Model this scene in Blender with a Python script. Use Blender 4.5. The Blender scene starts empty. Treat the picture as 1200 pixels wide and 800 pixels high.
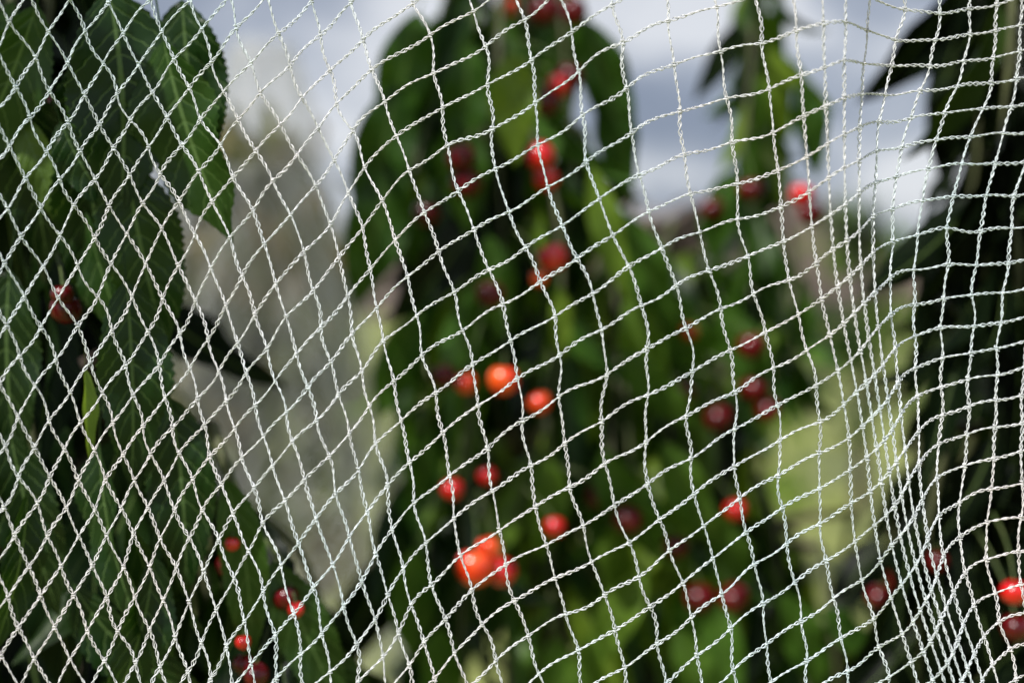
import bpy, math, random
import numpy as np
from mathutils import Vector

R = np.random.default_rng(23)
random.seed(5)
scene = bpy.context.scene
CAMZ = 1.45
F = 1667.0      # focal length in photo pixels (50 mm lens, 36 mm sensor)
def W(px, py, d):
    return np.array([(px-600)/F*d, d, CAMZ-(py-330)/F*d])

# ------------------------------------------------------------------ helpers
def link(o, parent=None):
    scene.collection.objects.link(o)
    if parent is not None:
        o.parent = parent
    return o

def mesh_from(name, V, Q, mat, uv=None, tint=None, smooth=True, parent=None, tris=False):
    V = np.asarray(V, dtype=np.float32); Q = np.asarray(Q, dtype=np.int32)
    k = Q.shape[1]
    me = bpy.data.meshes.new(name)
    me.vertices.add(len(V)); me.vertices.foreach_set("co", V.ravel())
    me.loops.add(Q.size); me.loops.foreach_set("vertex_index", Q.ravel())
    me.polygons.add(len(Q))
    me.polygons.foreach_set("loop_start", np.arange(0, Q.size, k, dtype=np.int32))
    me.polygons.foreach_set("loop_total", np.full(len(Q), k, dtype=np.int32))
    if smooth:
        me.polygons.foreach_set("use_smooth", np.ones(len(Q), dtype=bool))
    me.update(calc_edges=True)
    if uv is not None:
        l = me.uv_layers.new(name="UVMap")
        l.data.foreach_set("uv", np.asarray(uv, dtype=np.float32)[Q.ravel()].ravel())
    if tint is not None:
        a = me.attributes.new("tint", 'FLOAT', 'POINT')
        a.data.foreach_set("value", np.asarray(tint, dtype=np.float32))
    me.materials.append(mat)
    me.validate()
    o = bpy.data.objects.new(name, me)
    return link(o, parent)

def tube(P, rad, sides=6, cap=False):
    P = np.asarray(P, float); n = len(P)
    T = np.gradient(P, axis=0); T /= np.linalg.norm(T, axis=1)[:, None]+1e-12
    ref = np.array([0.13, 1.0, 0.07]) if abs(T[:, 1]).max() < 0.9 else np.array([0.9, 0.1, 0.45])
    S = np.cross(T, ref); S /= np.linalg.norm(S, axis=1)[:, None]+1e-12
    N = np.cross(S, T)
    rad = np.broadcast_to(rad, (n,))
    th = np.arange(sides)/sides*2*math.pi
    V = P[:, None, :] + rad[:, None, None]*(np.cos(th)[None, :, None]*S[:, None, :]+np.sin(th)[None, :, None]*N[:, None, :])
    i = np.arange(n-1)[:, None]*sides; j = np.arange(sides)[None, :]; j2 = (j+1) % sides
    Q = np.stack([i+j, i+j2, i+sides+j2, i+sides+j], axis=-1).reshape(-1, 4)
    return V.reshape(-1, 3), Q

class Acc:
    def __init__(s): s.V = []; s.Q = []; s.T = []; s.n = 0
    def add(s, V, Q, t=0.0):
        s.V.append(V); s.Q.append(Q+s.n); s.T.append(np.full(len(V), t)); s.n += len(V)
    def obj(s, name, mat, parent=None):
        return mesh_from(name, np.concatenate(s.V), np.concatenate(s.Q), mat, tint=np.concatenate(s.T), parent=parent)

def resample(P, step):
    d = np.r_[0, np.cumsum(np.linalg.norm(np.diff(P, axis=0), axis=1))]
    n = max(3, int(d[-1]/step))
    t = np.linspace(0, d[-1], n)
    return np.stack([np.interp(t, d, P[:, k]) for k in range(3)], axis=1), t

def bez(p0, p1, p2, n=12):
    t = np.linspace(0, 1, n)[:, None]
    return (1-t)**2*p0+2*t*(1-t)*p1+t*t*p2

# ------------------------------------------------------------------ materials
def mat_new(name):
    m = bpy.data.materials.new(name); m.use_nodes = True
    nt = m.node_tree; nt.nodes.clear()
    return m, nt, nt.nodes, nt.links

def ramp(N, pts):
    r = N.new("ShaderNodeValToRGB"); e = r.color_ramp.elements
    e[0].position = pts[0][0]; e[0].color = (*pts[0][1], 1)
    e[1].position = pts[-1][0]; e[1].color = (*pts[-1][1], 1)
    for p, c in pts[1:-1]:
        x = e.new(p); x.color = (*c, 1)
    return r

def math_node(N, L, op, a, b=None, c=None):
    m = N.new("ShaderNodeMath"); m.operation = op
    for i, v in enumerate((a, b, c)):
        if v is None: continue
        if isinstance(v, (int, float)): m.inputs[i].default_value = v
        else: L.new(v, m.inputs[i])
    return m.outputs[0]

def leaf_material(name, cols, transl=0.3, rough=0.38, veins=True, spec=0.3, vs=0.25, bump=0.28, vcol=(0.13, 0.20, 0.06, 1)):
    m, nt, N, L = mat_new(name)
    out = N.new("ShaderNodeOutputMaterial")
    bs = N.new("ShaderNodeBsdfPrincipled")
    at = N.new("ShaderNodeAttribute"); at.attribute_name = "tint"
    r = ramp(N, cols); L.new(at.outputs["Fac"], r.inputs[0])
    col = r.outputs[0]
    geo = N.new("ShaderNodeNewGeometry")
    nz = N.new("ShaderNodeTexNoise"); nz.inputs["Scale"].default_value = 38
    L.new(geo.outputs["Position"], nz.inputs["Vector"])
    mx = N.new("ShaderNodeMixRGB"); mx.blend_type = 'MULTIPLY'; mx.inputs[0].default_value = 0.7
    rr = ramp(N, [(0.3, (0.55, 0.6, 0.5)), (0.7, (1.25, 1.2, 1.0))])
    L.new(nz.outputs[0], rr.inputs[0]); L.new(col, mx.inputs[1]); L.new(rr.outputs[0], mx.inputs[2])
    col = mx.outputs[0]
    if veins:
        uv = N.new("ShaderNodeUVMap"); sp = N.new("ShaderNodeSeparateXYZ"); L.new(uv.outputs[0], sp.inputs[0])
        u = math_node(N, L, 'ABSOLUTE', math_node(N, L, 'SUBTRACT', sp.outputs[0], 0.5))
        v = sp.outputs[1]
        ph = math_node(N, L, 'SUBTRACT', math_node(N, L, 'MULTIPLY', v, 9.0), math_node(N, L, 'MULTIPLY', math_node(N, L, 'POWER', u, 1.25), 4.6))
        fr = math_node(N, L, 'ABSOLUTE', math_node(N, L, 'SUBTRACT', math_node(N, L, 'FRACT', ph), 0.5))
        side = math_node(N, L, 'LESS_THAN', fr, 0.035)
        mid = math_node(N, L, 'LESS_THAN', u, 0.022)
        vn = math_node(N, L, 'MAXIMUM', math_node(N, L, 'MULTIPLY', side, vs), mid)
        mx2 = N.new("ShaderNodeMixRGB"); mx2.inputs[2].default_value = vcol
        L.new(math_node(N, L, 'MULTIPLY', vn, 0.6), mx2.inputs[0]); L.new(col, mx2.inputs[1])
        col = mx2.outputs[0]
        bp = N.new("ShaderNodeBump"); bp.inputs["Strength"].default_value = bump; bp.inputs["Distance"].default_value = 0.0014
        n3 = N.new("ShaderNodeTexNoise"); n3.inputs["Scale"].default_value = 160; L.new(geo.outputs["Position"], n3.inputs["Vector"])
        hh = math_node(N, L, 'ADD', math_node(N, L, 'SMOOTH_MIN', fr, 0.2, 0.1), math_node(N, L, 'MULTIPLY', n3.outputs[0], 0.5))
        L.new(hh, bp.inputs["Height"]); L.new(bp.outputs[0], bs.inputs["Normal"])
    L.new(col, bs.inputs["Base Color"]); bs.inputs["Roughness"].default_value = rough
    bs.inputs["Specular IOR Level"].default_value = spec
    tr = N.new("ShaderNodeBsdfTranslucent")
    mt = N.new("ShaderNodeMixRGB"); mt.blend_type = 'MULTIPLY'; mt.inputs[0].default_value = 1
    mt.inputs[2].default_value = (2.2, 2.1, 0.45, 1); L.new(col, mt.inputs[1]); L.new(mt.outputs[0], tr.inputs[0])
    ms = N.new("ShaderNodeMixShader"); ms.inputs[0].default_value = transl
    L.new(bs.outputs[0], ms.inputs[1]); L.new(tr.outputs[0], ms.inputs[2]); L.new(ms.outputs[0], out.inputs[0])
    return m

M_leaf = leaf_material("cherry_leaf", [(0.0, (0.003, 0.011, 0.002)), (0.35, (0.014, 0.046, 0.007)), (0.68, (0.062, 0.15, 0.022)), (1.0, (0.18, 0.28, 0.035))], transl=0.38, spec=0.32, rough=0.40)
M_leafnear = leaf_material("cherry_leaf_near", [(0.0, (0.002, 0.007, 0.002)), (0.5, (0.007, 0.021, 0.004)), (0.8, (0.03, 0.07, 0.012)), (1.0, (0.13, 0.20, 0.04))], transl=0.25, spec=0.14, rough=0.42)  # greens darkened to deepen the shade inside the left tree
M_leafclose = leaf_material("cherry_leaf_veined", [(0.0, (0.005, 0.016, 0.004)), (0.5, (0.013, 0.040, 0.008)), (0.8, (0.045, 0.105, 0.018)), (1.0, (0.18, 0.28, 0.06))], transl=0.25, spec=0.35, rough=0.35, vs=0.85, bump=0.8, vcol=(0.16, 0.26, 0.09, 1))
M_leafdark = leaf_material("cherry_leaf_shaded", [(0.0, (0.002, 0.004, 0.002)), (0.7, (0.004, 0.009, 0.004)), (1.0, (0.03, 0.055, 0.012))], transl=0.12, spec=0.05)  # near-black greens: the right tree's shade is put into the leaf colour
M_leaffar = leaf_material("far_leaf", [(0.0, (0.05, 0.07, 0.025)), (0.5, (0.12, 0.14, 0.055)), (1.0, (0.26, 0.19, 0.11))], veins=False)

def net_material(name, ca, cb, transl=0.25, lo=0.75):
    m, nt, N, L = mat_new(name)
    out = N.new("ShaderNodeOutputMaterial"); bs = N.new("ShaderNodeBsdfPrincipled")
    g = N.new("ShaderNodeNewGeometry"); nz = N.new("ShaderNodeTexNoise"); nz.inputs["Scale"].default_value = 9
    L.new(g.outputs["Position"], nz.inputs["Vector"])
    r = ramp(N, [(0.35, ca), (0.65, cb)]); L.new(nz.outputs[0], r.inputs[0])
    n2 = N.new("ShaderNodeTexNoise"); n2.inputs["Scale"].default_value = 700; L.new(g.outputs["Position"], n2.inputs["Vector"])
    r2 = ramp(N, [(0.3, (lo, lo, lo)), (0.62, (1, 1, 1))]); L.new(n2.outputs[0], r2.inputs[0])
    mx = N.new("ShaderNodeMixRGB"); mx.blend_type = 'MULTIPLY'; mx.inputs[0].default_value = 1
    L.new(r.outputs[0], mx.inputs[1]); L.new(r2.outputs[0], mx.inputs[2])
    L.new(mx.outputs[0], bs.inputs["Base Color"]); bs.inputs["Roughness"].default_value = 0.3
    tr = N.new("ShaderNodeBsdfTranslucent"); L.new(mx.outputs[0], tr.inputs[0])
    ms = N.new("ShaderNodeMixShader"); ms.inputs[0].default_value = transl
    L.new(bs.outputs[0], ms.inputs[1]); L.new(tr.outputs[0], ms.inputs[2]); L.new(ms.outputs[0], out.inputs[0])
    return m
M_net = net_material("white_knitted_twine", (0.95, 0.90, 0.90), (0.80, 0.91, 0.95), 0.1, 0.62)
M_net2 = net_material("white_twine_far", (0.90, 0.89, 0.87), (0.86, 0.88, 0.88), 0.5)

def simple(name, c1, c2, scale, rough, bump=0.0):
    m, nt, N, L = mat_new(name)
    out = N.new("ShaderNodeOutputMaterial"); bs = N.new("ShaderNodeBsdfPrincipled")
    g = N.new("ShaderNodeNewGeometry"); nz = N.new("ShaderNodeTexNoise"); nz.inputs["Scale"].default_value = scale
    nz.inputs["Detail"].default_value = 6
    L.new(g.outputs["Position"], nz.inputs["Vector"])
    r = ramp(N, [(0.35, c1), (0.65, c2)]); L.new(nz.outputs[0], r.inputs[0])
    L.new(r.outputs[0], bs.inputs["Base Color"]); bs.inputs["Roughness"].default_value = rough
    if bump:
        b = N.new("ShaderNodeBump"); b.inputs["Strength"].default_value = bump; b.inputs["Distance"].default_value = 0.01
        L.new(nz.outputs[0], b.inputs["Height"]); L.new(b.outputs[0], bs.inputs["Normal"])
    L.new(bs.outputs[0], out.inputs[0])
    return m
M_bark = simple("cherry_bark", (0.035, 0.025, 0.02), (0.09, 0.065, 0.05), 40, 0.8, 0.8)
M_twig = simple("young_twig", (0.05, 0.055, 0.022), (0.09, 0.10, 0.035), 60, 0.6)
M_stem = simple("cherry_stalk", (0.07, 0.11, 0.03), (0.12, 0.15, 0.05), 60, 0.5)
M_ground = simple("orchard_grass_ground", (0.10, 0.12, 0.04), (0.27, 0.30, 0.07), 1.3, 0.95, 0.3)
M_wood = simple("far_woodland", (0.07, 0.055, 0.05), (0.17, 0.13, 0.10), 0.25, 0.95)

def cherry_mat(name, a, b, coat=0.8):
    m, nt, N, L = mat_new(name)
    out = N.new("ShaderNodeOutputMaterial"); bs = N.new("ShaderNodeBsdfPrincipled")
    tc = N.new("ShaderNodeTexCoord"); nz = N.new("ShaderNodeTexNoise"); nz.inputs["Scale"].default_value = 60
    L.new(tc.outputs["Object"], nz.inputs["Vector"])
    r = ramp(N, [(0.38, a), (0.64, b)]); L.new(nz.outputs[0], r.inputs[0]); L.new(r.outputs[0], bs.inputs["Base Color"])
    bs.inputs["Roughness"].default_value = 0.2
    bs.inputs["Specular IOR Level"].default_value = 0.5
    bs.inputs["Coat Weight"].default_value = coat; bs.inputs["Coat Roughness"].default_value = 0.22
    L.new(bs.outputs[0], out.inputs[0])
    return m
CM = {'r': cherry_mat("cherry_red", (0.55, 0.002, 0.006), (0.76, 0.006, 0.006), 1.0),
      'o': cherry_mat("cherry_orange", (0.80, 0.02, 0.004), (0.92, 0.12, 0.012)),
      'd': cherry_mat("cherry_dark", (0.06, 0.001, 0.003), (0.14, 0.001, 0.004), 0.1)}

# ------------------------------------------------------------------ leaves
def leaf_template(ns, serr=True):
    s = np.linspace(0, 1, ns)
    w = np.sin(math.pi*s**0.85)**0.85*(1-0.25*s)
    w = np.where(s > 0.82, w*0.9, w)
    if serr:
        w = w*(1+0.04*np.where(np.arange(ns) % 2 == 0, 1, -1))
    w[0] = 0.02; w[-1] = 0.0
    return s, np.clip(w, 0.0, 1)

def build_leaves(name, leaves, mat, ns, parent):
    tt = np.array([-1, -0.5, 0, 0.5, 1.0])
    s, w = leaf_template(ns, ns > 12)
    s_all = np.r_[-0.28, -0.14, s]; w_all = np.r_[0.022, 0.02, w]
    n = len(s_all); m = len(tt)
    O = np.array([l[0] for l in leaves]); D = np.array([l[1] for l in leaves]); Nn = np.array([l[2] for l in leaves])
    D /= np.linalg.norm(D, axis=1)[:, None]
    Nn = Nn-(Nn*D).sum(1)[:, None]*D; Nn /= np.linalg.norm(Nn, axis=1)[:, None]+1e-9
    S = np.cross(D, Nn)
    Ln = np.array([l[3] for l in leaves]); Wd = np.array([l[4] for l in leaves])
    fo = np.array([l[5] for l in leaves]); cu = np.array([l[6] for l in leaves]); ti = np.array([l[7] for l in leaves])
    K = len(leaves)
    SA = s_all[None, :]+0.28
    sw = R.normal(0, 0.28, K)
    ang = cu[:, None]*SA
    cs = np.where(np.abs(cu[:, None]) > 1e-3, np.sin(ang)/(cu[:, None]+1e-9), SA)
    sn = np.where(np.abs(cu[:, None]) > 1e-3, (1-np.cos(ang))/(cu[:, None]+1e-9), 0)
    C = O[:, None, :]+Ln[:, None, None]*(cs[..., None]*D[:, None, :]-sn[..., None]*Nn[:, None, :]+(0.5*sw[:, None]*SA**2)[..., None]*S[:, None, :])
    nl = np.sin(ang)[..., None]*D[:, None, :]+np.cos(ang)[..., None]*Nn[:, None, :]
    half = (Wd[:, None]*0.5*w_all[None, :])
    ph = R.uniform(0, 6.28, K)
    rip = 0.20*np.sin(s_all[None, :]*14+ph[:, None])
    V = C[:, :, None, :]+half[:, :, None, None]*tt[None, None, :, None]*S[:, None, None, :]*np.cos(fo)[:, None, None, None] \
        + (half[:, :, None, None]*np.abs(tt)[None, None, :, None]*(np.sin(fo)[:, None, None, None]+(rip[:, :, None]*tt[None, None, :])[..., None]))*nl[:, :, None, :]
    V = V.reshape(-1, 3)
    i = np.arange(n-1)[:, None]*m; j = np.arange(m-1)[None, :]
    q = np.stack([i+j, i+j+1, i+m+j+1, i+m+j], axis=-1).reshape(-1, 4)
    Q = (q[None]+(np.arange(K)*n*m)[:, None, None]).reshape(-1, 4)
    uv = np.stack([np.broadcast_to((tt*0.5*0.98+0.5)[None, :], (n, m)), np.broadcast_to(np.clip(s_all, 0, 1)[:, None], (n, m))], -1).reshape(-1, 2)
    uv = np.tile(uv, (K, 1))
    return mesh_from(name, V, Q, mat, uv=uv, tint=np.repeat(ti, n*m), parent=parent)

def leaf_at(p, L, spread=1.0, tint=None):
    a = R.uniform(0, 2*math.pi)
    o = np.array([math.cos(a), math.sin(a), 0])
    d = np.array([0, 0, -1.0])+o*R.uniform(0.1, 0.85)*spread+np.array([0, 0, R.uniform(0, 0.3)])
    nrm = o*R.uniform(0.3, 1.2)+np.array([R.normal(0, 0.8), -0.3+R.normal(0, 0.6), 0.55+R.normal(0, 0.45)])
    t = np.clip(R.normal(0.42, 0.25), 0, 1) if tint is None else tint
    return (p, d, nrm, L, L*R.uniform(0.32, 0.45), R.uniform(0.05, 0.9), R.uniform(-0.2, 1.2), t)

def cherry_mesh(mat, nm):
    nu, nv = 24, 16
    V = []
    for i in range(nv+1):
        ph = math.pi*i/nv
        for j in range(nu):
            th = 2*math.pi*j/nu
            x = math.sin(ph)*math.cos(th); y = math.sin(ph)*math.sin(th); z = math.cos(ph)
            dim = 0.30*math.exp(-(ph/0.42)**2)
            sh = 1+0.05*math.exp(-((ph-1.1)/0.5)**2)
            cre = 1-0.03*math.exp(-(((th-4.0))/0.25)**2)
            V.append((x*sh*cre*0.011, y*sh*0.97*cre*0.011, (z-dim)*0.98*0.011))
    Q = []
    for i in range(nv):
        for j in range(nu):
            Q.append((i*nu+j, i*nu+(j+1) % nu, (i+1)*nu+(j+1) % nu, (i+1)*nu+j))
    me = bpy.data.meshes.new(nm)
    me.from_pydata(V, [], [tuple(reversed(q)) for q in Q])
    me.polygons.foreach_set("use_smooth", np.ones(len(Q), dtype=bool))
    me.materials.append(mat); me.validate(); me.update()
    return me
CME = {k: cherry_mesh(CM[k], "cherry") for k in CM}

def empty(name, loc, label, cat, group=None):
    e = bpy.data.objects.new(name, None); e.location = loc; e.empty_display_size = 0.1
    link(e); e["label"] = label; e["category"] = cat
    if group: e["group"] = group
    return e

def make_tree(base, top, shoots, cherries, label, leafmat, ns, gap, extra=(), tintm=0.42, tints=0.25, trunk_r=0.05, shade_canopy=None, spread=1.0, exmat=None, clear=False):
    b = np.array(base, float); t = np.array(top, float)
    root = empty("cherry_tree", base, label, "cherry tree", "cherry trees in the orchard")
    off = -b
    tr = Acc()
    P = bez(b, (b+t)/2+np.array([0.03, 0.03, 0]), t, 16)
    P = P+R.normal(0, 0.005, P.shape)
    V, Q = tube(P+off, np.linspace(trunk_r, trunk_r*0.35, 16)*(1+0.5*np.exp(-np.arange(16)/1.2)), 12); tr.add(V, Q)
    tr.obj("trunk", M_bark, root)
    br = Acc(); tw = Acc(); leaves = []; pts = []
    cpos = [W(c[0], c[1], c[2]) for c in cherries if c[3] in 'ro']
    for (p0, p1, dens, Lm) in shoots:
        p0 = np.array(p0); p1 = np.array(p1)
        high = p0[2] > CAMZ+0.19*p0[1]
        zf = np.clip((p0[2]*0.85-b[2])/(t[2]-b[2]), 0.25, 0.97)
        if high: zf = 0.97
        k = P[int(zf*15)]
        mid = (k+p0)/2+np.array([0, 0, 0.30 if high else 0.10])
        L1 = bez(k, mid, p0, 10)
        V, Q = tube(L1+off, np.linspace(0.010, 0.004, 10), 7); br.add(V, Q)
        ln = np.linalg.norm(p1-p0)
        m2 = (p0+p1)/2+np.array([R.normal(0, 0.03), R.normal(0, 0.03), 0.05])
        S = bez(p0, m2, p1, 16)
        V, Q = tube(S+off, np.linspace(0.0038, 0.0015, 16), 6); tw.add(V, Q)
        pts.append(S)
        n = int(ln/gap*dens)
        for q in range(n):
            u = (q+R.uniform(0, 1))/n*15
            i = int(u); f = u-i
            p = S[i]*(1-f)+S[min(i+1, 15)]*f
            lf = leaf_at(p+off, Lm*R.uniform(0.6, 1.2), spread, tint=float(np.clip(R.normal(tintm, tints), 0, 1)))
            if clear:      # ripe fruit hangs outside the leaf curtain
                dd = lf[1]/np.linalg.norm(lf[1]); mid_l = p+dd*lf[3]*0.7
                if any(mid_l[1] < c[1]+0.02 and abs(mid_l[0]-c[0]) < 0.035 and abs(mid_l[2]-c[2]) < 0.05 for c in cpos):
                    continue
            leaves.append(lf)
    if shade_canopy is not None:  # overhead leaves added out of view to block sky light
        (x0, x1, y0, y1, zt, nc) = shade_canopy
        for q in range(nc):
            yy = R.uniform(y0, y1)
            zlo = CAMZ+0.198*yy+0.17
            p0 = np.array([R.uniform(x0, x1), yy, R.uniform(zlo, zlo+zt)])
            if q % 14 == 0:
                L1 = bez(P[15], (P[15]+p0)/2+np.array([0, 0, 0.15]), p0, 8)
                V, Q = tube(L1+off, np.linspace(0.012, 0.003, 8), 6); br.add(V, Q)
            leaves.append(leaf_at(p0+off, R.uniform(0.1, 0.13), 1.2))
    br.obj("limbs", M_bark, root); tw.obj("twigs", M_twig, root)
    build_leaves("foliage", leaves, leafmat, ns, root)
    if extra:
        build_leaves("foliage", [(np.array(l[0])+off,)+tuple(l[1:]) for l in extra], exmat or leafmat, 50, root)
    allp = np.concatenate(pts)
    for (px, py, d, kind, sc) in cherries:
        c = W(px, py, d)
        o = bpy.data.objects.new("cherry", CME[kind]); link(o, root)
        o.location = c+off; o.scale = (sc, sc, sc)
        tx, ty = R.uniform(-0.35, 0.35, 2)
        o.rotation_euler = (tx, ty, R.uniform(0, 6))
        up = allp[(allp[:, 2] > c[2]+0.02)]
        a = c+np.array([0, 0, 0.0085*sc])
        if len(up):
            q = up[np.argmin(np.linalg.norm(up-c, axis=1))]
            dv = q-a; dl = np.linalg.norm(dv)
            e = a+dv*min(1, 0.075/dl) + (np.array([0, 0, 0.01]) if dl > 0.07 else 0)
        else:
            e = a+np.array([0.01, 0.01, 0.05])
        SP = bez(a, (a+e)/2+np.array([0.004, 0, 0.006]), e, 8)
        V, Q = tube(SP+off, np.linspace(0.0006, 0.0009, 8), 5)
        mesh_from("cherry_stalk", V, Q, M_stem, parent=root)
    return root

def sh(px0, py0, px1, py1, d0, d1=None, dens=1.0, L=0.125):
    d1 = d0 if d1 is None else d1
    return (W(px0, py0, d0), W(px1, py1, d1), dens, L)

# ---- centre tree
c_sh = [sh(520,-70,485,200,1.30,1.22,1.1), sh(570,-90,545,360,1.25,1.2), sh(600,-80,590,300,1.2,1.15), sh(645,-70,675,200,1.28,1.25,1.1),
        sh(620,150,600,620,1.2,1.15), sh(500,110,485,620,1.3,1.25), sh(680,150,740,560,1.3,1.2), sh(560,380,540,780,1.2,1.1),
        sh(640,430,650,840,1.2,1.1), sh(490,480,480,830,1.3,1.2), sh(730,400,740,850,1.25,1.15), sh(790,260,820,600,1.35,1.3),
        sh(820,480,830,850,1.3,1.2), sh(865,-70,870,180,1.35,1.3,1.2,0.10), sh(880,-60,885,300,1.45,1.4,1.2,0.10), sh(905,-60,910,200,1.4,1.4,1.1,0.10), sh(890,200,880,420,1.4,1.35,1.0,0.11),
        sh(890,560,900,850,1.35,1.25), sh(960,640,990,870,1.3,1.25), sh(740,220,700,420,1.5,1.5), sh(850,250,830,450,1.5,1.45),
        sh(900,230,930,440,1.45,1.4,1.0,0.11), sh(560,60,545,300,1.4,1.35), sh(650,300,640,500,1.35,1.3), sh(770,330,780,700,1.3,1.2), sh(860,420,850,640,1.35,1.25),
        sh(600,-60,610,240,1.5,1.5,1.2), sh(560,-60,550,240,1.55,1.5,1.2), sh(640,-60,650,240,1.55,1.5,1.1), sh(1000,600,1010,850,1.5,1.5,1.0,0.12), sh(930,620,940,850,1.5,1.5,1.0,0.12)]
for k in range(32):
    x = R.uniform(490, 890); y0 = R.uniform(250, 620) if x > 690 else R.uniform(60, 600)
    if x < 690 and x > 630 and y0 < 180: x = 590
    if x > 860 and y0 < 420: y0 = 560
    d = R.uniform(1.5, 2.0)
    c_sh.append(sh(x, y0, x+R.uniform(-40, 40), y0+R.uniform(180, 320), d, d, 1.0, 0.125))
c_ch = [(633,183,1.01,'r',1.0),(640,210,1.04,'r',0.85),(648,301,1.00,'r',0.95),(632,326,1.04,'o',0.6),(590,445,0.98,'o',1.0),(546,449,1.02,'o',0.75),(632,471,1.02,'o',0.8),
        (530,573,1.03,'r',0.75),(571,557,1.06,'r',0.65),(650,617,1.02,'r',0.7),(557,664,0.93,'o',1.2),(588,669,0.94,'r',0.95),(573,642,0.97,'o',0.85),
        (862,597,1.15,'r',0.85),(822,612,1.15,'d',1.0),(880,405,1.2,'d',1.1),(808,388,1.25,'o',0.7),(940,228,1.2,'r',0.95),(880,222,1.25,'d',1.0),(835,245,1.3,'d',1.0),
        (540,185,1.10,'d',1.05),(546,215,1.11,'d',1.1),(655,100,1.10,'r',0.9),(668,90,1.10,'d',1.0),(640,120,1.10,'d',1.0),(638,12,1.10,'d',1.1),(672,14,1.12,'d',1.0),(595,8,1.2,'o',0.8),
        (735,608,1.10,'d',1.1),(842,490,1.2,'d',1.1),(820,700,1.12,'d',1.1),(575,345,1.10,'d',1.0),(520,440,1.10,'d',0.9),(884,455,1.22,'d',1.1),
        (480,340,1.2,'d',0.9),(950,250,1.2,'d',1.0),(500,250,1.15,'d',1.0),(610,130,1.12,'d',1.0),(860,700,1.12,'d',1.1),(800,460,1.2,'d',1.0),(900,480,1.22,'d',1.0),(790,640,1.14,'d',1.0),(700,580,1.12,'d',0.9)]
def XL(px, py, d, dx, dz, L, tint, w=0.42, nrm=(0.1,-1,0.35), fold=0.3, curl=0.3):
    return (W(px, py, d), np.array([dx, R.uniform(-0.1, 0.1), dz]), np.array(nrm, float), L, L*w, fold, curl, tint)  # higher tint puts sunlight into the leaf colour
c_ex = [XL(598,25,1.06,0.02,-1,0.085,0.95,0.5), XL(655,310,1.08,0.05,-1,0.06,0.95,0.35), XL(686,150,1.1,0.15,-1,0.11,0.9,0.28),
        XL(470,50,1.12,-0.1,-1,0.12,0.45,0.48), XL(640,500,1.12,0.1,-1,0.09,0.8), XL(760,480,1.12,0.4,-1,0.10,0.75),
        XL(800,560,1.15,0.7,-1,0.10,0.75), XL(900,660,1.15,0.5,-1,0.10,0.7), XL(930,60,1.25,0.25,-1,0.09,0.5),
        XL(510,330,1.14,-0.4,-0.8,0.1,0.6), XL(565,240,1.12,0.2,-0.9,0.09,0.65), XL(780,640,1.1,-0.5,-0.6,0.09,0.85), XL(490,600,1.12,-0.1,-0.8,0.1,0.7),
        XL(460,140,1.13,-0.05,-1,0.12,0.5,0.5), XL(540,90,1.12,0.0,-1,0.10,0.6,0.45), XL(705,210,1.15,0.45,-0.9,0.11,0.7), XL(700,480,1.1,0.1,-1,0.11,0.7),
        XL(500,-30,1.12,-0.2,-1,0.11,0.55,0.45), XL(680,-20,1.13,0.2,-1,0.11,0.5,0.45), XL(695,60,1.15,0.3,-1,0.10,0.45,0.42), XL(555,10,1.12,-0.1,-1,0.10,0.5,0.45),
        XL(640,700,1.08,0.2,-1,0.11,0.75), XL(850,660,1.12,-0.2,-1,0.10,0.7), XL(505,470,1.14,0.0,-1,0.08,0.5), XL(780,300,1.25,0.2,-1,0.11,0.7),
        XL(830,330,1.22,0.5,-0.8,0.1,0.65,0.42,(-0.5,-0.6,0.8)), XL(700,380,1.14,0.6,-0.8,0.10,0.75,0.4,(-0.4,-0.6,0.9)),
        XL(930,690,1.15,0.8,-0.6,0.10,0.6,0.4,(-0.4,-0.6,0.9)), XL(690,560,1.12,0.7,-0.7,0.10,0.8,0.4,(-0.4,-0.6,0.9)),
        XL(740,560,1.12,-0.2,-0.9,0.1,0.85,0.4,(-0.4,-0.7,0.8)), XL(770,700,1.1,0.5,-0.8,0.1,0.75,0.4,(-0.4,-0.7,0.8)),
        XL(730,300,1.15,0.2,-0.9,0.11,0.8,0.42,(-0.4,-0.8,0.6)), XL(820,500,1.16,-0.1,-0.9,0.10,0.8,0.42,(-0.4,-0.8,0.6)), XL(700,700,1.06,-0.1,-0.9,0.1,0.8,0.42,(-0.4,-0.8,0.6)), XL(510,690,1.05,0.1,-0.9,0.1,0.7,0.42,(-0.4,-0.8,0.6))]
make_tree((0.02, 1.75, 0), (0.0, 1.85, 2.35), c_sh, c_ch, "leafy cherry tree with drooping branches and ripening red cherries", M_leaf, 10, 0.022, c_ex, tintm=0.48, tints=0.38,
          shade_canopy=(-0.35, 0.55, 1.2, 2.2, 0.5, 240), spread=0.7, clear=True)

# ---- near left tree
l_sh = []
for k in range(14):
    x = R.uniform(-120, 120); d = R.uniform(0.76, 1.05)
    l_sh.append(sh(x, -120, x+R.uniform(-20, 20), 330, d, d, 1.0, 0.11))
for (x0, y0, x1, y1) in [(-60,250,60,640),(40,300,130,700),(110,240,170,600),(-40,450,60,850),(60,480,160,860),(150,480,250,860),(200,560,310,860),(100,380,180,700),(240,580,360,880),(-100,350,0,700),(150,400,230,720),(290,660,400,900),(-60,560,20,900),(40,600,110,900),(250,500,350,760),(340,700,440,920)]:
    d = R.uniform(0.78, 0.95); l_sh.append(sh(x0, y0, x1, y1, d, d, 1.0, 0.11))
    d = R.uniform(1.0, 1.25); l_sh.append(sh(x0-20, y0, x1-10, y1, d, d, 1.1, 0.12))
    d = R.uniform(1.25, 1.5); l_sh.append(sh(x0-60, y0-60, x1-50, y1, d, d, 1.1, 0.12))
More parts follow.
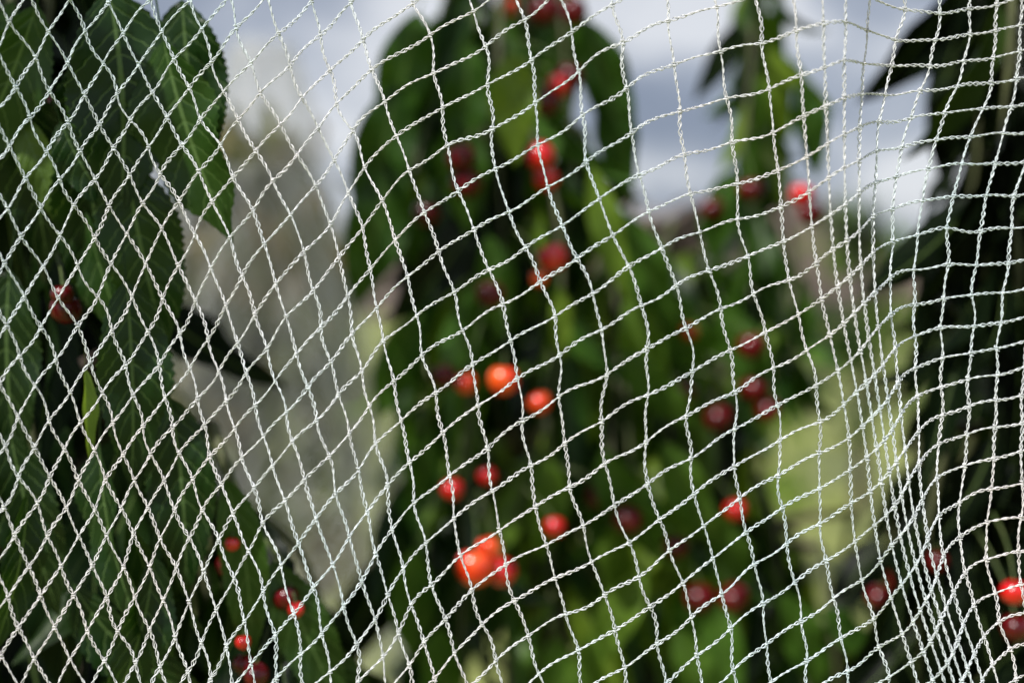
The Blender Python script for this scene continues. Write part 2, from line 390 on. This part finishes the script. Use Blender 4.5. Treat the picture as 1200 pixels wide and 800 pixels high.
l_ch = [(42,165,0.72,'d',0.95),(72,185,0.73,'d',0.9),(28,120,0.72,'d',0.8),(52,135,0.72,'d',0.95),(77,362,0.71,'d',0.7),(73,345,0.70,'d',0.5),(272,637,0.71,'r',0.34),(285,752,0.72,'r',0.36),(347,714,0.72,'r',0.38),(335,700,0.73,'d',0.6),
        (268,662,0.74,'d',0.6),(300,790,0.72,'d',0.6),(285,778,0.73,'d',0.5)]
l_ex0 = [XL(10,20,0.72,0.15,-1,0.10,0.35,0.45), XL(110,-80,0.70,0.3,-1,0.105,0.5,0.6,(0.4,-1,0.3)), XL(180,-20,0.70,0.15,-1,0.10,0.62,0.55,(-0.5,-1,0.25)),
        XL(0,100,0.72,0.6,-1,0.055,0.9,0.38,(-0.4,-0.7,0.9)), XL(90,60,0.72,0.2,-1,0.10,0.5,0.48), XL(140,120,0.71,0.1,-1,0.095,0.55,0.5,(0.4,-1,0.3)),
        XL(20,250,0.73,-0.15,-1,0.10,0.25,0.42), XL(98,400,0.685,0.05,-1,0.045,1.0,0.25,(0.9,-0.8,0.1),0.7), XL(140,260,0.70,0.15,-1,0.10,0.5,0.42,(0.4,-0.8,0.4)),
        XL(0,440,0.72,0.15,-1,0.10,0.25,0.38), XL(120,450,0.71,-0.1,-1,0.10,0.4,0.38,(-0.8,-0.9,0.2)), XL(185,400,0.72,0.25,-1,0.10,0.45,0.40),
        XL(240,500,0.74,0.45,-1,0.10,0.75,0.30,(-0.4,-0.6,0.9)), XL(60,620,0.72,0.25,-1,0.10,0.35,0.38), XL(180,590,0.71,0.1,-1,0.09,0.45,0.38,(0.7,-0.8,0.3)),
        XL(290,600,0.76,0.5,-1,0.10,0.65,0.35), XL(130,-20,0.72,-0.2,-1,0.10,0.4,0.45), XL(340,690,0.78,0.4,-1,0.09,0.55,0.38), XL(390,760,0.8,0.3,-1,0.09,0.5,0.38),
        XL(210,-60,0.72,0.05,-1,0.09,0.5,0.5), XL(60,-60,0.71,-0.2,-1,0.10,0.7,0.4,(0.5,-0.6,0.8)), XL(75,40,0.70,0.1,-1,0.08,0.6,0.3,(-0.7,-0.6,0.8)),
        XL(130,560,0.71,0.4,-1,0.08,0.6,0.28,(-0.5,-0.6,0.8)),XL(30,520,0.70,0.1,-1,0.08,0.45,0.34,(0.8,-0.7,0.4)), XL(90,190,0.73,0.15,-1,0.09,0.55,0.36,(-0.7,-0.7,0.5)), XL(130,330,0.70,0.1,-1,0.08,0.5,0.3,(0.6,-0.8,0.4)),
        XL(60,110,0.70,0.25,-0.9,0.05,0.4,0.5)]
l_ex = []
for l in l_ex0:                       # these outermost leaves hang close behind the netting
    p = np.array(l[0]); k = (p[1]-0.03)/p[1]
    l_ex.append((np.array([p[0]*k, p[1]-0.03, CAMZ+(p[2]-CAMZ)*k]),)+tuple(l[1:]))
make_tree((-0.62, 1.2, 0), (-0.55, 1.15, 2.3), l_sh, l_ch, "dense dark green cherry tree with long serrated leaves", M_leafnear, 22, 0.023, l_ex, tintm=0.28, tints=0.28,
          shade_canopy=(-0.95, -0.22, 0.55, 1.5, 0.4, 400), spread=0.7, exmat=M_leafclose)

# ---- near right tree
r_sh = []
for k in range(28):
    x = R.uniform(1160, 1340); d = R.uniform(0.9, 1.4)
    r_sh.append(sh(x, -120, x+R.uniform(-40, 0), 330, d, d, 1.2, 0.11))
for k in range(20):
    x = R.uniform(1115, 1300); d = R.uniform(0.9, 1.4)
    r_sh.append(sh(x+20, 180, x+R.uniform(-30, 0), 620, d, d, 1.2, 0.11))
for k in range(20):
    x = R.uniform(1050, 1300); d = R.uniform(0.95, 1.4)
    r_sh.append(sh(x+40, 500, x, 860, d, d, 1.2, 0.11))
r_ch = [(1188,693,0.80,'r',0.7),(1055,680,1.0,'d',0.9),(1098,657,0.92,'d',0.7),(1030,700,1.05,'d',0.9),(1060,722,1.0,'d',0.8),(1190,735,0.86,'d',0.8)]
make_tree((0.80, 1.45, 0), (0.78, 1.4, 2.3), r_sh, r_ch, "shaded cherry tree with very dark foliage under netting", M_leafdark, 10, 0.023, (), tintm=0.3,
          shade_canopy=(0.28, 1.0, 0.75, 1.6, 0.4, 350), spread=0.7)

# ---- further orchard trees
def far_tree(cx, cy, h, r0, label, n=900, mat=None, spr=0.07):
    root = empty("cherry_tree", (cx, cy, 0), label, "cherry tree", "cherry trees in the orchard")
    a = Acc(); V, Q = tube(bez(np.zeros(3), np.array([0.03, 0, h*0.5]), np.array([0, 0, h*0.9]), 10), np.linspace(0.05, 0.015, 10), 8); a.add(V, Q)
    a.obj("trunk", M_bark, root)
    b = Acc(); lv = []
    for k in range(26):
        z = R.uniform(0.25, 0.9)*h; th = R.uniform(0, 6.28); rr = r0*(1.15-z/h)*R.uniform(0.6, 1.1)
        e = np.array([math.cos(th)*rr, math.sin(th)*rr, z+0.15])
        S = bez(np.array([0, 0, z]), np.array([e[0]*.5, e[1]*.5, z+0.2]), e, 8)
        V, Q = tube(S, np.linspace(0.012, 0.003, 8), 5); b.add(V, Q)
        tn = R.uniform(0.0, 1.0)
        for q in range(n//26):
            p = S[R.integers(2, 8)]+R.normal(0, spr*h/2, 3)
            lv.append(leaf_at(p, R.uniform(0.09, 0.14), tint=float(np.clip(tn+R.normal(0, 0.15), 0, 1))))
    b.obj("limbs", M_bark, root)
    build_leaves("foliage", lv, mat or M_leaffar, 6, root)
far_tree(-0.66, 3.4, 1.85, 0.48, "young cherry tree wrapped under white bird netting", 1300, None, 0.05)
far_tree(1.1, 6.5, 1.6, 0.5, "low orchard tree with sparse green foliage", 900, M_leaf)
far_tree(2.2, 9.0, 2.0, 0.8, "low orchard tree with sparse green foliage", 900, M_leaf)
far_tree(3.6, 8.5, 2.2, 0.9, "low orchard tree with sparse reddish foliage", 900)
far_tree(-1.3, 9.5, 2.0, 0.8, "low orchard tree with sparse reddish foliage", 900)
far_tree(-3.0, 8.0, 2.3, 0.9, "low orchard tree with sparse reddish foliage", 900)
far_tree(0.3, 10.5, 2.0, 0.9, "low orchard tree with sparse reddish foliage", 900)

# ------------------------------------------------------------------ main netting
def wsum(seed, amp, wl, n=7):
    g = np.random.default_rng(seed)
    k = [(g.uniform(0.7, 1.4)*2*math.pi/wl, g.uniform(0, 6.28), g.uniform(0, 6.28)) for _ in range(n)]
    def f(x, y):
        o = 0
        for (w, a, p) in k: o = o+np.sin(w*(math.cos(a)*x+math.sin(a)*y)+p)
        return o*amp/math.sqrt(n)
    return f
wx1, wy1 = wsum(1, 8, 320), wsum(2, 8, 320)
wx2, wy2 = wsum(3, 1.8, 75), wsum(4, 1.8, 75)
def sstep(t): t = np.clip(t, 0, 1); return t*t*(3-2*t)
XG = np.arange(-260, 1480, 4.0)
kx = [-260, 0, 150, 300, 420, 520, 700, 850, 950, 1080, 1200, 1480]
sxv = np.interp(XG, kx, [32, 33, 34, 37, 42, 48, 52, 51, 48, 39, 35, 40])
slv = np.interp(XG, kx, [0.46, 0.45, 0.43, 0.37, 0.30, 0.25, 0.21, 0.17, 0.14, 0.08, 0.04, 0.03])
syv = np.interp(XG, kx, [66, 65, 63, 59, 56, 54, 51, 49, 46, 38, 37, 40])
sbv = np.interp(XG, kx, [-1.95, -1.9, -1.75, -1.35, -0.92, -0.70, -0.60, -0.48, -0.40, -0.30, -0.22, -0.15])
def smooth(v, n=31):
    k = np.hanning(n); k /= k.sum(); return np.convolve(np.pad(v, n//2, mode='edge'), k, 'valid')
sxv, slv, syv, sbv = map(smooth, (sxv, slv, syv, sbv))
A0 = np.cumsum(1/sxv)*4.0; Kx = slv/sxv
H = np.cumsum(-sbv/syv)*4.0
def fold_x(y): return 946+0.05*y+0.00019*np.maximum(y, 0)**2
def fields(x, y):
    xx = x+wx1(x, y)+wx2(x, y); yy = y+wy1(x, y)+wy2(x, y)
    a = np.interp(xx, XG, A0)-np.interp(xx, XG, Kx)*(yy-400)
    b = (yy-400)/np.interp(xx, XG, syv)+np.interp(xx, XG, H)
    ft = sstep((y+150)/700)
    fx = fold_x(y)+0.5*wx2(x, y)
    t = 0.5+0.5*np.tanh((x-fx)/(58.0-28*ft))
    a = a+(1.2+3.2*ft)*t
    b = b+(0.35+1.15*ft)*(0.5+0.5*np.tanh((x-fx)/(66.0-15*ft)))
    t2 = sstep((xx-(375+0.11*yy)+50)/100)
    a = a+0.5*t2
    b = b+0.35*t2
    return a, b
def depth(x, y):
    d = 0.60+0.010*np.sin(x/170.0+y/420.0)+0.005*np.sin(x/61.0-y/300.0)
    d = d-0.035*sstep((260-x)/420.0)
    fx = fold_x(y)
    u = (x-fx)/60.0
    d = d-0.024*np.exp(-u*u)
    d = d+0.012*sstep((x-fx)/120)
    u2 = (x-(380+0.11*y))/55.0
    d = d+0.012*np.exp(-u2*u2)
    return d
def to3(x, y):
    d = depth(x, y)
    return np.stack([(x-600)/F*0.60, d, CAMZ-(y-330)/F*0.60], -1)

netA = Acc()
FIL = [(1.0, 0.0, 1.0), (-1.0, 0.0, 1.0), (0.6, 1.3, 1.62)]
def add_strand(P, seed):
    P, t = resample(P, 0.0009)
    n = len(P)
    T = np.gradient(P, axis=0); T /= np.linalg.norm(T, axis=1)[:, None]
    Y = np.array([0, 1.0, 0]); S = np.cross(T, Y); S /= np.linalg.norm(S, axis=1)[:, None]
    N = np.cross(S, T)
    g = np.random.default_rng(seed)
    wl = 0.0072
    ph0 = g.uniform(0, 6.28)
    jit = np.cumsum(g.normal(0, 0.07, n))
    am = 0.00052*(1+0.3*np.sin(t/0.013+g.uniform(0, 6))+0.25*np.sin(t/0.0041+g.uniform(0, 6)))
    for (sg, pp, fq) in FIL:
        ph = 2*math.pi*t/wl*fq+ph0+pp+jit
        off = (am*sg*np.sin(ph))[:, None]*S+(0.00032*np.cos(ph)*sg)[:, None]*N
        fz = g.normal(0, 0.00006, (n, 3))
        V, Q = tube(P+off+fz, 0.00021*(1+0.22*np.sin(ph*1.7)), 5)
        netA.add(V, Q)
def add_knot(x, y, g):
    """small knitted joint: a thread wound twice round both strands"""
    p = to3(x, y)
    ax = to3(x+0.8*(g.uniform(0.2, 0.6)), y+1.0)-p; ax /= np.linalg.norm(ax)
    S = np.cross(ax, [0, 1.0, 0]); S /= np.linalg.norm(S); N = np.cross(S, ax)
    n = 15; u = np.linspace(0, 1, n); ph = u*2*math.pi*g.uniform(1.7, 2.3)+g.uniform(0, 6.28)
    ln = g.uniform(0.0014, 0.0030); r = g.uniform(0.00055, 0.00085)
    P = p+((u-0.5)*ln)[:, None]*ax+r*np.cos(ph)[:, None]*S+0.75*r*np.sin(ph)[:, None]*N
    V, Q = tube(P, 0.00024, 5); netA.add(V, Q)
ysA = np.arange(-140, 960, 4.0); xsg = np.arange(-180, 1400, 4.0)
GX, GY = np.meshgrid(xsg, ysA)
FA, FB = fields(GX, GY)
FAm = np.maximum.accumulate(FA, axis=1)
a0, a1 = FA.min(), FA.max()
cnt = 0; kn = 0
gk = np.random.default_rng(77)
for k in range(int(math.ceil(a0)), int(a1)+1):
    xs = np.array([np.interp(k, FAm[r], xsg, left=np.nan, right=np.nan) for r in range(len(ysA))])
    ok = ~np.isnan(xs)
    if ok.sum() < 10: continue
    idx = np.where(ok)[0]
    for seg in np.split(idx, np.where(np.diff(idx) > 1)[0]+1):
        if len(seg) > 9:
            add_strand(to3(xs[seg], ysA[seg]), 1000+k); cnt += 1
            bb = fields(xs[seg], ysA[seg])[1]
            fl = np.floor(bb)
            for q in np.where(np.diff(fl) > 0)[0]:
                f = (fl[q+1]-bb[q])/(bb[q+1]-bb[q]+1e-9)
                xk = xs[seg][q]*(1-f)+xs[seg][q+1]*f; yk = ysA[seg][q]*(1-f)+ysA[seg][q+1]*f
                if -60 < xk < 1260 and -60 < yk < 860:
                    add_knot(xk, yk, gk); kn += 1
FBm = np.maximum.accumulate(FB, axis=0)
for k in range(int(math.ceil(FB.min())), int(FB.max())+1):
    ys = np.array([np.interp(k, FBm[:, c], ysA, left=np.nan, right=np.nan) for c in range(len(xsg))])
    ok = ~np.isnan(ys)
    if ok.sum() < 5: continue
    idx = np.where(ok)[0]
    for seg in np.split(idx, np.where(np.diff(idx) > 1)[0]+1):
        if len(seg) > 4:
            add_strand(to3(xsg[seg], ys[seg]), 5000+k); cnt += 1
net = netA.obj("bird_netting", M_net)
net["label"] = "white knitted bird netting draped in soft folds before cherry trees"
net["category"] = "bird netting"; net["group"] = "bird netting over the orchard"
print("strands", cnt, "knots", kn, "verts", netA.n)

# ------------------------------------------------------------------ further nettings
def surf_net(fun, nu, nv, rad, label, samp):
    acc = Acc()
    for k in range(-nv, nu+1):
        for sgn in (1, -1):
            t = np.linspace(0, nv, samp)
            u = (k+t) if sgn == 1 else (k+nv-t)
            ok = (u >= 0) & (u <= nu)
            if ok.sum() < 3: continue
            V, Q = tube(fun(u[ok]/nu, t[ok]/nv), rad, 4); acc.add(V, Q)
    o = acc.obj("bird_netting", M_net2)
    o["label"] = label; o["category"] = "bird netting"; o["group"] = "bird netting over the orchard"
    return o
def tent(u, v):
    th = u*2*math.pi; z = 2.0*(1-v)
    r = 0.06+0.24*(2.0-z)**0.85
    r = r*(1+0.10*np.sin(7*th+2*v)+0.05*np.sin(13*th+1.0))
    return np.stack([-0.60+r*np.cos(th), 3.4+1.3*r*np.sin(th), z+0.02], -1)
surf_net(tent, 50, 60, 0.0010, "white bird netting draped over a young cherry tree", 160)
def drape(u, v):
    th = -2.6+u*3.6; z = 1.58-1.4*v
    r = 0.06+0.21*np.clip(1.58-z, 0, 2)**0.8
    r = r*(1+0.07*np.sin(6*th+3*v)+0.04*np.sin(15*th+2*v))
    return np.stack([-0.31+r*np.cos(th)+0.05*v, 1.62+r*np.sin(th), z], -1)
surf_net(drape, 40, 84, 0.00045, "sheer white netting curtain hanging beside the young tree", 240)
def side(u, v):
    u = 0.25+0.75*u
    x = 0.17+0.62*u; z = 1.95-1.35*v
    y = 0.95+0.5*u+0.05*np.sin(u*17+v*2)+0.02*np.sin(u*41)
    return np.stack([x+0.06*v+0.012*np.sin(v*9), y, z], -1)
surf_net(side, 42, 82, 0.00042, "second fine white netting sheet hanging beside the trees", 220)

# ------------------------------------------------------------------ ground, woodland
n = 60
gx = np.sign(np.linspace(-1, 1, n))*np.abs(np.linspace(-1, 1, n))**3*400
gy = np.linspace(0, 1, n)**3*600-20
X, Yg = np.meshgrid(gx, gy)
Z = np.where(np.hypot(X, Yg) > 3, 0.05*np.sin(X*0.7)*np.sin(Yg*0.5), 0)*0.5
V = np.stack([X, Yg, Z], -1).reshape(-1, 3)
i = np.arange(n-1)[:, None]*n; j = np.arange(n-1)[None, :]
Q = np.stack([i+j, i+j+1, i+n+j+1, i+n+j], -1).reshape(-1, 4)
g = mesh_from("ground", V, Q, M_ground); g["kind"] = "structure"
nx, nz = 240, 10
x = np.linspace(-90, 90, nx)
top = 3.4+1.0*np.sin(x*0.21)+0.7*np.sin(x*0.53+1)+R.normal(0, 0.35, nx)+1.2*np.sin(x*0.06+1.2)
rows = []
for k in range(nz):
    f = k/(nz-1)
    rows.append(np.stack([x, 60+6*f+R.normal(0, 0.4, nx), top*math.sin(f*math.pi/2)-0.1*(1-f)], -1))
V = np.concatenate(rows)
i = np.arange(nz-1)[:, None]*nx; j = np.arange(nx-1)[None, :]
Q = np.stack([i+j, i+j+1, i+nx+j+1, i+nx+j], -1).reshape(-1, 4)
w = mesh_from("woodland", V, Q, M_wood); w["kind"] = "stuff"; w["label"] = "far brownish wooded rise beyond the orchard"; w["category"] = "woodland"

# ------------------------------------------------------------------ world and light
world = bpy.data.worlds.new("World"); scene.world = world; world.use_nodes = True
N = world.node_tree.nodes; L = world.node_tree.links; N.clear()
out = N.new("ShaderNodeOutputWorld"); bg = N.new("ShaderNodeBackground"); bg.inputs[1].default_value = 0.1
sky = N.new("ShaderNodeTexSky"); sky.sky_type = 'NISHITA'; sky.sun_disc = False
EL = math.radians(48)
AZD = 38
sky.sun_elevation = EL; sky.sun_rotation = math.radians(180+AZD)
tc = N.new("ShaderNodeTexCoord"); mp = N.new("ShaderNodeMapping"); mp.inputs["Scale"].default_value = (1, 1, 2.2)
mp.inputs["Location"].default_value = (0.3, 0.1, 0.15)
nz = N.new("ShaderNodeTexNoise"); nz.inputs["Scale"].default_value = 7; nz.inputs["Detail"].default_value = 5
L.new(tc.outputs["Generated"], mp.inputs[0]); L.new(mp.outputs[0], nz.inputs["Vector"])
cr = ramp(N, [(0.34, (2.5, 2.9, 3.9)), (0.46, (4.3, 4.7, 5.6)), (0.58, (7.8, 8.0, 8.5))])
L.new(nz.outputs[0], cr.inputs[0])
mx = N.new("ShaderNodeMixRGB"); mx.inputs[0].default_value = 0.88
L.new(sky.outputs[0], mx.inputs[1]); L.new(cr.outputs[0], mx.inputs[2]); L.new(mx.outputs[0], bg.inputs[0]); L.new(bg.outputs[0], out.inputs[0])

sd = bpy.data.lights.new("sun", 'SUN'); sd.energy = 5.0; sd.angle = math.radians(0.5); sd.color = (1, 0.965, 0.92)
so = bpy.data.objects.new("sun", sd); link(so)
a = math.radians(AZD)
to_sun = Vector((-math.sin(a)*math.cos(EL), -math.cos(a)*math.cos(EL), math.sin(EL)))
so.rotation_euler = to_sun.to_track_quat('Z', 'Y').to_euler()

# ------------------------------------------------------------------ camera
cd = bpy.data.cameras.new("camera"); cam = bpy.data.objects.new("camera", cd); link(cam)
cam.location = (0, 0, CAMZ); cam.rotation_euler = (math.radians(90), 0, 0)
cd.lens = 50; cd.sensor_width = 36; cd.shift_y = -70/1200; cd.clip_end = 2000; cd.clip_start = 0.02
cd.dof.use_dof = True; cd.dof.focus_distance = 0.605; cd.dof.aperture_fstop = 3.4; cd.dof.aperture_blades = 9
scene.camera = cam
scene.view_settings.view_transform = 'Standard'; scene.view_settings.look = 'None'; scene.view_settings.exposure = 0
